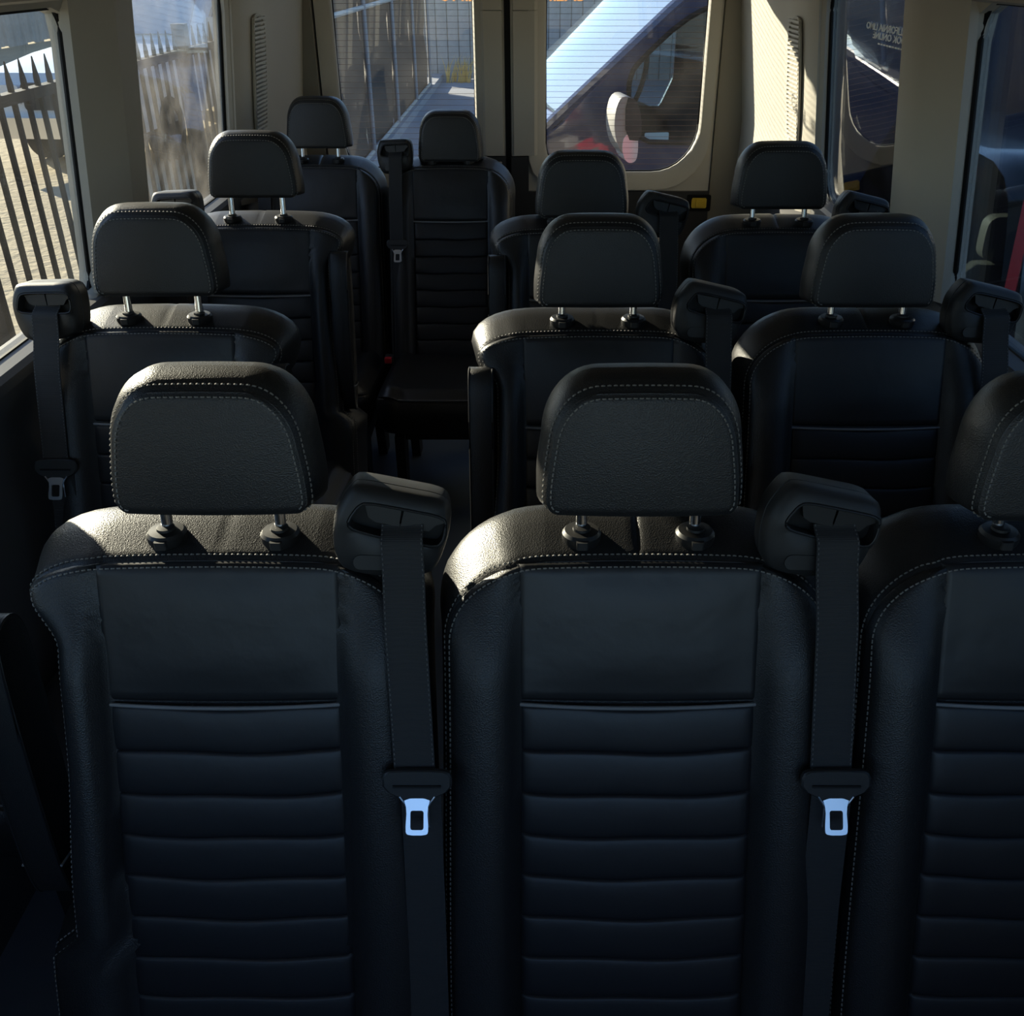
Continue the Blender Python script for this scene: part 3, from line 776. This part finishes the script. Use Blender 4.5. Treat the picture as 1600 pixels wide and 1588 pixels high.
# ------------------------------------------------------------------ outside
GZ = -.5
struct(build(MB().box((-60, -40, GZ-.2), (60, 80, GZ)), 'ground', 'ground_tan', smooth=False), 'sunlit tan gravel yard', 'ground')
struct(build(MB().box((-2.1, -6, GZ), (9, 23.4, GZ+.012)), 'pavement', 'concrete', smooth=False), 'grey concrete strip behind the van', 'pavement')
struct(build(MB().box((-2.32, 9.4, GZ), (-2.02, 23.2, GZ+.14)), 'kerb', 'concrete', smooth=False), 'concrete kerb under the screened fence', 'kerb')

# black picket fence on the left
pf = thing('picket_fence', 'black steel picket fence with spear tips outside the left windows', 'fence', (-2.2, 0, GZ))
h = 1.96
pk = MB(); w = .0095
pk.rings([[(-w, -w, 0), (w, -w, 0), (w, w, 0), (-w, w, 0)], [(-w, -w, h-.13), (w, -w, h-.13), (w, w, h-.13), (-w, w, h-.13)],
          [(-w*.9, -w*1.35, h-.085), (w*.9, -w*1.35, h-.085), (w*.9, w*1.35, h-.085), (-w*.9, w*1.35, h-.085)], [(-.002, -.002, h), (.002, -.002, h), (.002, .002, h), (-.002, .002, h)]])
pkm = pk.mesh('picket', 'fence_black', False)
for i in range(80): obj('picket', pkm, pf, (0, -2+.125*i, .02))
for z in (.18, 1.55, 1.86-.02):
    if z == 1.55: continue
    build(MB().box((-.026, -2.1, z-.022), (.026, 7.94, z+.022)), 'rail', 'fence_black', pf, smooth=False)
for i in range(4): build(MB().box((-.04, -.04, 0), (.04, .04, 2.0)), 'post', 'fence_black', pf, smooth=False, loc=(0, -2+2.9*i-.06, 0))

# screened fence behind
mf = thing('screened_fence', 'tall fence covered with dark mesh screen running back from the left rear door', 'fence', (-2.15, 9.5, GZ))
for i in range(5):
    y0 = 1.1+2.6*i-2.6+.0
    ys = [2.6*k/10 for k in range(11)]; zs = [.12+1.95*k/8 for k in range(9)]
    rows = [[(.02*math.sin(3*y+5*z+i)+.012*math.sin(9*z+i*2), y, z) for y in ys] for z in zs]
    m = MB(); m.grid(rows); m.grid([[(x-.01, y, z) for x, y, z in r] for r in rows])
    build(m, 'mesh_panel', 'mesh_screen', mf, loc=(0, y0, 0))
    build(MB().tube([(0, 0, 0), (0, 0, 2.3)], .032, 10), 'post', 'post_grey', mf, loc=(.06, y0+2.6, 0))
for z in (.16, 1.83):
    build(MB().tube([(.05, -1.5, z), (.05, 11.6, z)], .028, 8), 'rail', 'rail_metal', mf)
# board fence at the far end
bf = thing('board_fence', 'weathered grey board fence closing the yard behind the van', 'fence', (0, 23.3, GZ))
bm_ = MB().rings([[(a, y, z) for a, y in ((-.1235, 0), (-.108, -.03), (.108, -.03), (.1235, 0), (.1235, .02), (-.1235, .02))] for z in (0, 3.6)]).mesh('board', 'boards_grey', False)
for i in range(44): obj('board', bm_, bf, (-3+.245*i, random.uniform(-.008, .008), random.uniform(-.03, .03)))
build(MB().box((-3.1, .02, 1.2), (7.9, .08, 1.3)), 'rail', 'boards_grey', bf, smooth=False)
# far grey wall to the left
lw_ = thing('corrugated_wall', 'tall grey metal-sheet wall across the yard beyond the picket fence', 'wall', (-16, 14, GZ))
sh = MB().rings([[(x, y, z) for y, x in ((-.29, 0), (-.2, .05), (-.1, .05), (-.05, 0), (.1, 0), (.15, .05), (.25, .05), (.29, 0), (.29, -.03), (-.29, -.03))] for z in (0, 2.5)]).mesh('sheet', 'boards_grey', False)
for i in range(66): obj('sheet', sh, lw_, (0, i*.58-8, random.uniform(-.05, .05)))
tb = tag(build(MB().rings([[(d, y, z) for y, z in ((-.28, 0), (0, .06), (.28, 0), (.22, 1.6), (-.22, 1.6))] for d in (0, .02)]), 'canvas_strip', 'house_cream', loc=(-15.8, 28.3, .35), smooth=False), 'tan canvas strip hanging on the grey wall across the yard', 'canvas')
# dry grass
gr = MB()
for i in range(60):
    x, y = random.uniform(-.25, .25), random.uniform(-.15, .15); hgt = random.uniform(.2, .6); dx, dy = random.uniform(-.3, .5)*hgt, random.uniform(-.2, .2)
    gr.add([(x-.012, y, 0), (x+.012, y, 0), (x+dx*.4+.008, y+dy*.4, hgt*.6), (x+dx*.4-.008, y+dy*.4, hgt*.6), (x+dx, y+dy, hgt)], [(0, 1, 2, 3), (3, 2, 4)])
tag(build(gr, 'dry_grass', 'straw', loc=(-1.65, 22.7, GZ+.01), smooth=False), 'tuft of dry golden grass at the foot of the board fence', 'grass', kind='stuff')

# ---- dark blue van behind
bv = thing('parked_van', 'dark blue van parked crosswise behind the right rear door', 'van', (.3, 6.0, GZ), (0, 0, math.radians(10)))
def P_(l): return [(x-.3, z-GZ) for x, z in l]
OUT = P_([(-.66, -.22), (-.72, .10), (-.66, .50), (-.50, .68), (-.15, .84), (.10, .96), (.20, 1.08), (.45, 1.29), (.80, 1.59), (1.15, 1.86), (1.5, 1.98), (4.6, 2.05), (4.7, 1.9), (4.7, -.22)])
GL = P_([(.56, 1.10), (.60, .90), (.98, .88), (1.35, .88), (1.35, 1.66), (1.02, 1.62), (.84, 1.53), (.64, 1.36), (.56, 1.27)])
c = (.95-.3, 1.2-GZ); N = 96
Oo = angle_loop(OUT, N, c); Ho = angle_loop(chaikin(GL, 1), N, c)
mb = MB(); VW = 1.75
near = lambda L, y: [(a, y, b) for a, b in L]
Md = [(o[0]*.93+hh[0]*.07, o[1]*.93+hh[1]*.07) for o, hh in zip(Oo, Ho)]
mb.rings([near(Ho, .06), near(Ho, .03), near(Md, 0), near(Oo, .05), near(Oo, VW-.05), near(Md, VW), near(Ho, VW-.03), near(Ho, VW-.06)], False, False)
build(mb, 'body', 'blue_paint', bv, ang=30)
build(MB().rings([near(Ho, .032), near(Ho, .036)]), 'side_window', 'glass_car', bv, smooth=False)
build(MB().tube([(a, .028, b) for a, b in Ho], .016, 6, True), 'window_seal', 'rubber', bv)
build(MB().rings([near(Ho, VW-.036), near(Ho, VW-.032)]), 'far_window', 'glass_car', bv, smooth=False)
# windshield lying proud of the slope
n_ = Vector((-.65, 0, .76))
wsr = []
for a, b in ((.16, 1.045), (.45, 1.29), (.80, 1.59), (1.13, 1.845)):
    r = []
    for k in range(9):
        y = .10+(VW-.2)*k/8; bulge = .035+.06*math.sin(PI*k/8)
        r.append((a-.3+n_.x*bulge, y, b-GZ+n_.z*bulge))
    wsr.append(r)
wm = MB(); wm.grid(wsr); wm.grid([[(x+.03, y, z-.04) for x, y, z in r] for r in wsr]); build(wm, 'windshield', 'windshield', bv)
build(MB().tube([(a-.3+n_.x*.012, .05, b-GZ+n_.z*.012) for a, b in ((.02, .92), (.16, 1.045), (.45, 1.29), (.80, 1.59), (1.13, 1.845))], .035, 8), 'window_pillar', 'blue_paint', bv)
build(MB().tube([(-.18, .12, 1.50), (.02, .10, 1.70), (.12, .09, 1.80)], [.012, .016, .012], 6), 'wiper', 'silver_paint', bv)
# cowl vent and headlamp
cv = build(MB().rings([[(a, y, b) for a, b in ((-.36, 1.365), (-.22, 1.44), (-.21, 1.425), (-.35, 1.35))] for y in (.35, .75)]), 'hood_vent', 'silver_paint', bv, smooth=False)
for i in range(8): build(MB().box((-.006, 0, -.004), (.10, .025, .004)), 'vent_slot', 'car_dark', cv, loc=(-.335+.0, .38+.045*i, 1.39), rot=(0, -.5, 0), smooth=False)
hl = chaikin([(-.90, 1.05), (-.70, 1.10), (-.62, 1.24), (-.74, 1.20), (-.92, 1.12)], 1)
build(MB().rings([[(a, y, b) for a, b in hl] for y in (-.012, .25)]), 'headlamp', 'lens_clear', bv, ang=30)
# mirror
mr = chaikin([(.075, 1.56), (.10, 1.69), (.17, 1.70), (.21, 1.64), (.225, 1.42), (.17, 1.36), (.10, 1.44)], 2)
mo = build(MB().rings([[(a*.92+.012, -.34, b*.98+.03) for a, b in mr], [(a, -.32, b) for a, b in mr], [(a, -.16, b) for a, b in mr], [(a*.9+.015, -.14, b*.97+.045) for a, b in mr]]), 'mirror', 'silver_paint', bv, ang=40)
mo2 = chaikin([(.145, 1.50), (.222, 1.50), (.228, 1.40), (.215, 1.345), (.16, 1.345), (.13, 1.42)], 2)
build(MB().rings([[(a, y, b) for a, b in mo2] for y in (-.35, -.18)]), 'mirror_lens', 'lens_clear', mo, ang=30)
build(MB().rings([[(a, y, b) for a, b in chaikin([(.145, 1.69), (.20, 1.68), (.235, 1.60), (.245, 1.46), (.15, 1.47)], 1)] for y in (-.352, -.17)]), 'mirror_housing', 'car_dark', mo, ang=30)
build(MB().tube([(.17, -.16, 1.42), (.26, 0, 1.40)], .03, 8), 'mirror_arm', 'car_dark', mo)
# interior: dashboard, steering wheel, seat, sticker
build(MB().rings([[(a, y, b) for a, b in ((.05, 1.50), (.28, 1.60), (.42, 1.58), (.48, 1.40), (.40, 1.0), (.05, 1.0))] for y in (.1, VW-.1)]), 'dashboard', 'car_dark', bv, ang=30)
sw = MB(); sw.tube([(.40+.06*math.sin(t), .45+.19*math.cos(t), 1.68+.18*math.sin(t)) for t in [2*PI*k/28 for k in range(28)]], .016, 8, True)
build(sw, 'steering_wheel', 'seat_grey', bv)
build(MB().rings([[(a, y, b) for a, b in rrect(.37, 1.395, .52, 1.445, .008, 3)] for y in (.028, .030)]), 'window_sticker', 'sticker_blue', bv, smooth=False)
build(MB().tube([(.95-.3, -.004, 1.05), (2.5, -.004, 1.12), (4.2, -.004, 1.12)], .03, 6), 'side_moulding', 'car_dark', bv)
for x in (-.15, 3.4):
    wmesh = MB(); wmesh.rings([[(x+r*math.cos(t), y, .34+r*math.sin(t)) for t in [2*PI*k/28 for k in range(28)]] for r, y in ((.18, .0), (.22, -.015), (.33, -.015), (.34, .01), (.34, .2))])
    build(wmesh, 'wheel', 'tyre', bv, ang=30)

# ---- lettering
def text(s, size, mt, parent, loc, rot, name='lettering', ext=.001, align='CENTER', sx=1.):
    cu = bpy.data.curves.new(name, 'FONT'); cu.body = s; cu.size = size; cu.extrude = ext; cu.offset = .018*size; cu.align_x = align; cu.align_y = 'BOTTOM'; cu.resolution_u = 2
    tmp = bpy.data.objects.new('tmp', cu); COL.objects.link(tmp)
    dg = bpy.context.evaluated_depsgraph_get(); me = bpy.data.meshes.new_from_object(tmp.evaluated_get(dg)); bpy.data.objects.remove(tmp)
    me.materials.clear(); me.materials.append(MATS[mt])
    return obj(name, me, parent, loc, rot, (sx, 1, 1))
w8 = bpy.data.objects['window_8']      # mirrored white letters and dashes put on this pane in place of a reflected sign
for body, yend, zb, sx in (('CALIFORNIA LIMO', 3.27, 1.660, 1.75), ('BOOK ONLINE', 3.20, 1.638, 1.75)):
    text(body, .027, 'reflected_white', w8, (XR(zb+.01)+.0345, yend, zb), (PI/2, 0, PI/2), 'window_lettering', .0004, 'RIGHT', sx)
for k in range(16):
    build(MB().box((0, 0, 0), (.0006, .019, .0042)), 'reflected_print', 'reflected_white', w8, loc=(XR(1.631)+.0345, 3.13-.0255*k, 1.629), smooth=False)

# decals on the rear glass, lettered for readers outside
for d, s, x, sz in ((d1, 'LIMO', -.325, .07), (d2, 'CALIF', .135, .07)):
    text(s, sz, 'decal_orange', d, (x-d.location.x, .043, 1.680), (PI/2, 0, PI), 'window_lettering')

# ---- our own tail lamps, outside the rear corners
for X, lab in ((-1.06, 'tall red tail lamp on the left rear corner of the van'), (.98, 'tall red tail lamp on the right rear corner of the van')):
    t = thing('tail_lamp', lab, 'lamp', (X, YR+.09, .55), group='tail lamps of the van')
    build(MB().rings([[(a, b, z) for a, b in rrect(-.06, 0, .06, .06, .02, 4)] for z in (0, .55)]), 'red_lens', 'lens_red', t)
    build(MB().rings([[(a, b, z) for a, b in rrect(-.06, 0, .06, .055, .02, 4)] for z in (-.16, 0)]), 'clear_lens', 'lens_clear', t)

# ---- white pickup beyond the picket fence
wt = thing('pickup_truck', 'white pickup truck parked facing the camera beyond the picket fence', 'truck', (-5.6, 15.4, GZ), (0, 0, math.radians(-4)))
def yz(l, s=1.): return [(y, z) for y, z in l]
S = [(-2.75, .45), (-2.8, .95), (-2.65, 1.14), (-1.5, 1.27), (-.35, 1.36), (.55, 1.98), (.9, 2.06), (2.1, 2.06), (2.35, 1.4), (4.0, 1.38), (4.05, .5)]
m = MB(); W = .92
m.rings([[(-W*k, y, z) for y, z in S] if False else [(x, y, z-(.05 if abs(x) > .9 else 0)*(1 if z > 1.3 else 0)) for y, z in S] for x, k in ((-W, 1), (-W+.08, 1), (W-.08, 1), (W, 1))])
build(m, 'body', 'white_paint', wt, ang=30)
wsg = MB().rings([[(-.74, -.28, 1.42), (.74, -.28, 1.42), (.66, .52, 1.97), (-.66, .52, 1.97)], [(-.74, -.31, 1.43), (.74, -.31, 1.43), (.66, .49, 1.985), (-.66, .49, 1.985)]])
build(wsg, 'windshield', 'windshield', wt, smooth=False)
for s in (-1, 1):
    for L in ([(-.05, 1.42), (.80, 1.42), (.80, 1.96), (.66, 1.96)], [(.90, 1.42), (2.0, 1.42), (1.9, 1.96), (.90, 1.96)]):
        build(MB().rings([[(s*(W-.01), y, z) for y, z in L], [(s*(W+.006), y, z) for y, z in L]]), 'side_window', 'windshield', wt, smooth=False)
    mm = build(MB().rings([[(s*(W+.10)+a, y, z) for a, z in chaikin([(-.08, 1.36), (.10, 1.36), (.12, 1.62), (-.08, 1.64)], 1)] for y in (-.15, -.02)]), 'mirror', 'white_paint', wt, ang=30)
    build(MB().rings([[(s*(W+.10)+a, y, z) for a, z in chaikin([(-.06, 1.39), (.08, 1.39), (.10, 1.60), (-.06, 1.61)], 1)] for y in (-.02, -.012)]), 'mirror_glass', 'chrome', mm)
    build(MB().rings([[(s*.66+a, y, z) for a, z in rrect(-.2, .80, .2, 1.02, .04, 4)] for y in (-2.83, -2.70)]), 'headlamp', 'lens_clear', wt)
    for y in (-1.75, 2.9):
        build(MB().rings([[(s*(W+d), y+r*math.cos(t), .40+r*math.sin(t)) for t in [2*PI*k/24 for k in range(24)]] for r, d in ((.24, .0), (.26, .02), (.38, .02), (.40, -.02), (.40, -.2))]), 'wheel', 'tyre', wt, ang=30)
gz_ = build(MB().rings([[(a, y, z) for a, z in rrect(-.42, .74, .42, 1.04, .04, 4)] for y in (-2.84, -2.70)]), 'grille', 'car_dark', wt)
build(MB().box((-.95, -2.92, .42), (.95, -2.72, .66)), 'bumper', 'chrome', wt, smooth=False)

# ---- black SUV on the right, tail towards the camera
SY = .60
su = thing('parked_hatchback', 'black hatchback with red tail lamp parked outside the right windows', 'car', (2.66, 4.76, GZ))
S = [(-2.2, .35), (-2.28, .8), (-2.2, 1.12), (-1.95, 1.62), (-1.75, 1.70), (.3, 1.72), (1.2, 1.20), (2.3, 1.08), (2.5, .8), (2.45, .35)]
G = [(-1.85, 1.10), (.75, 1.10), (.2, 1.60), (-1.65, 1.60)]
c = (-.55, 1.3); Oo = angle_loop(S, 80, c); Ho = angle_loop(chaikin(G, 1), 80, c); W = .92
m = MB()
Md = [(o[0]*.85+g[0]*.15, o[1]*.85+g[1]*.15) for o, g in zip(Oo, Ho)]
XX = lambda L, x, ta=0: [(x, y, z) for y, z in L]
m.rings([XX(Ho, -W+.16), XX(Ho, -W+.12), XX(Md, -W), XX(Oo, -W+.06), XX(Oo, W-.06), XX(Md, W), XX(Ho, W-.12), XX(Ho, W-.16)], False, False)
build(m, 'body', 'black_paint', su, ang=35)
for s in (-1, 1): build(MB().rings([XX(Ho, s*(W-.135)), XX(Ho, s*(W-.130))]), 'side_window', 'glass_car', su, smooth=False)
build(MB().rings([[(x, y, z) for x, y, z in ((-.89, -2.18, 1.20), (-.93, -2.16, 1.20), (-.91, -2.05, 1.62), (-.87, -2.07, 1.62))] if k == 0 else [(x, y, z) for x, y, z in ((-.915, -2.25, 1.20), (-.95, -2.23, 1.20), (-.93, -2.12, 1.62), (-.895, -2.14, 1.62))] for k in (0, 1)]), 'tail_lamp', 'lens_red', su, ang=30)
build(MB().rings([[(a, b, z) for a, b in ((-.93, -2.24), (-.95, -2.23), (-.94, -2.15), (-.91, -2.25))] for z in (1.06, 1.195)]), 'reverse_lamp', 'lens_clear', su, ang=30)
hm2 = MB().rings([[(a, y, z) for a, z in chaikin(rrect(-.13, 0, .13, .20, .05, 3), 1)] for y in (-.05, -.02, .04, .07)])
for x in (-.5, .45):
    st_ = build(MB().rings([[(x+a*k, y+(.1*z), z) for a, y in rrect(-.25, -.07, .25, .07, .04, 3)] for z, k in ((.55, 1), (.9, 1), (1.08, .9), (1.14, .6))]), 'seat_back', 'seat_grey', su, loc=(0, -.75, 0))
    obj('seat_headrest', hm2.mesh('seat_headrest', 'seat_grey', True, 40), st_, (x, .13, 1.15))
for y in (-1.35, 1.55):
    for s in (-1, 1):
        build(MB().rings([[(s*(W+d), y+r*math.cos(t), .36+r*math.sin(t)) for t in [2*PI*k/24 for k in range(24)]] for r, d in ((.22, .0), (.24, .01), (.34, .01), (.36, -.03), (.36, -.2))]), 'wheel', 'tyre', su, ang=30)

su.scale = (1, SY, 1)
# ---- long black coach further right, added to darken the view through the windows
cb = thing('added_coach', 'large black coach side added to darken the view beyond the right windows', 'bus', (4.9, 3.0, GZ))
S = [(-.9, .3), (-.95, .9), (-.93, 1.6), (-.85, 2.5), (-.6, 2.75), (1.2, 2.75), (1.2, .3)]
build(MB().rings([[(x*k, y, z) for x, z in S] for y, k in ((-6.5, .97), (-6.4, 1), (2.4, 1), (2.5, .97))]), 'body', 'black_paint', cb, ang=30)
for i in range(3):
    build(MB().rings([[(x, y, z) for y, z in rrect(-6+2.4*i, 1.45, -3.8+2.4*i, 2.3, .06, 4)] for x in (-.945, -.90)]), 'side_window', 'windshield', cb, smooth=False)
build(MB().box((-.975, -6.4, 1.10), (-.93, 2.4, 1.16)), 'side_moulding', 'post_grey', cb, smooth=False)
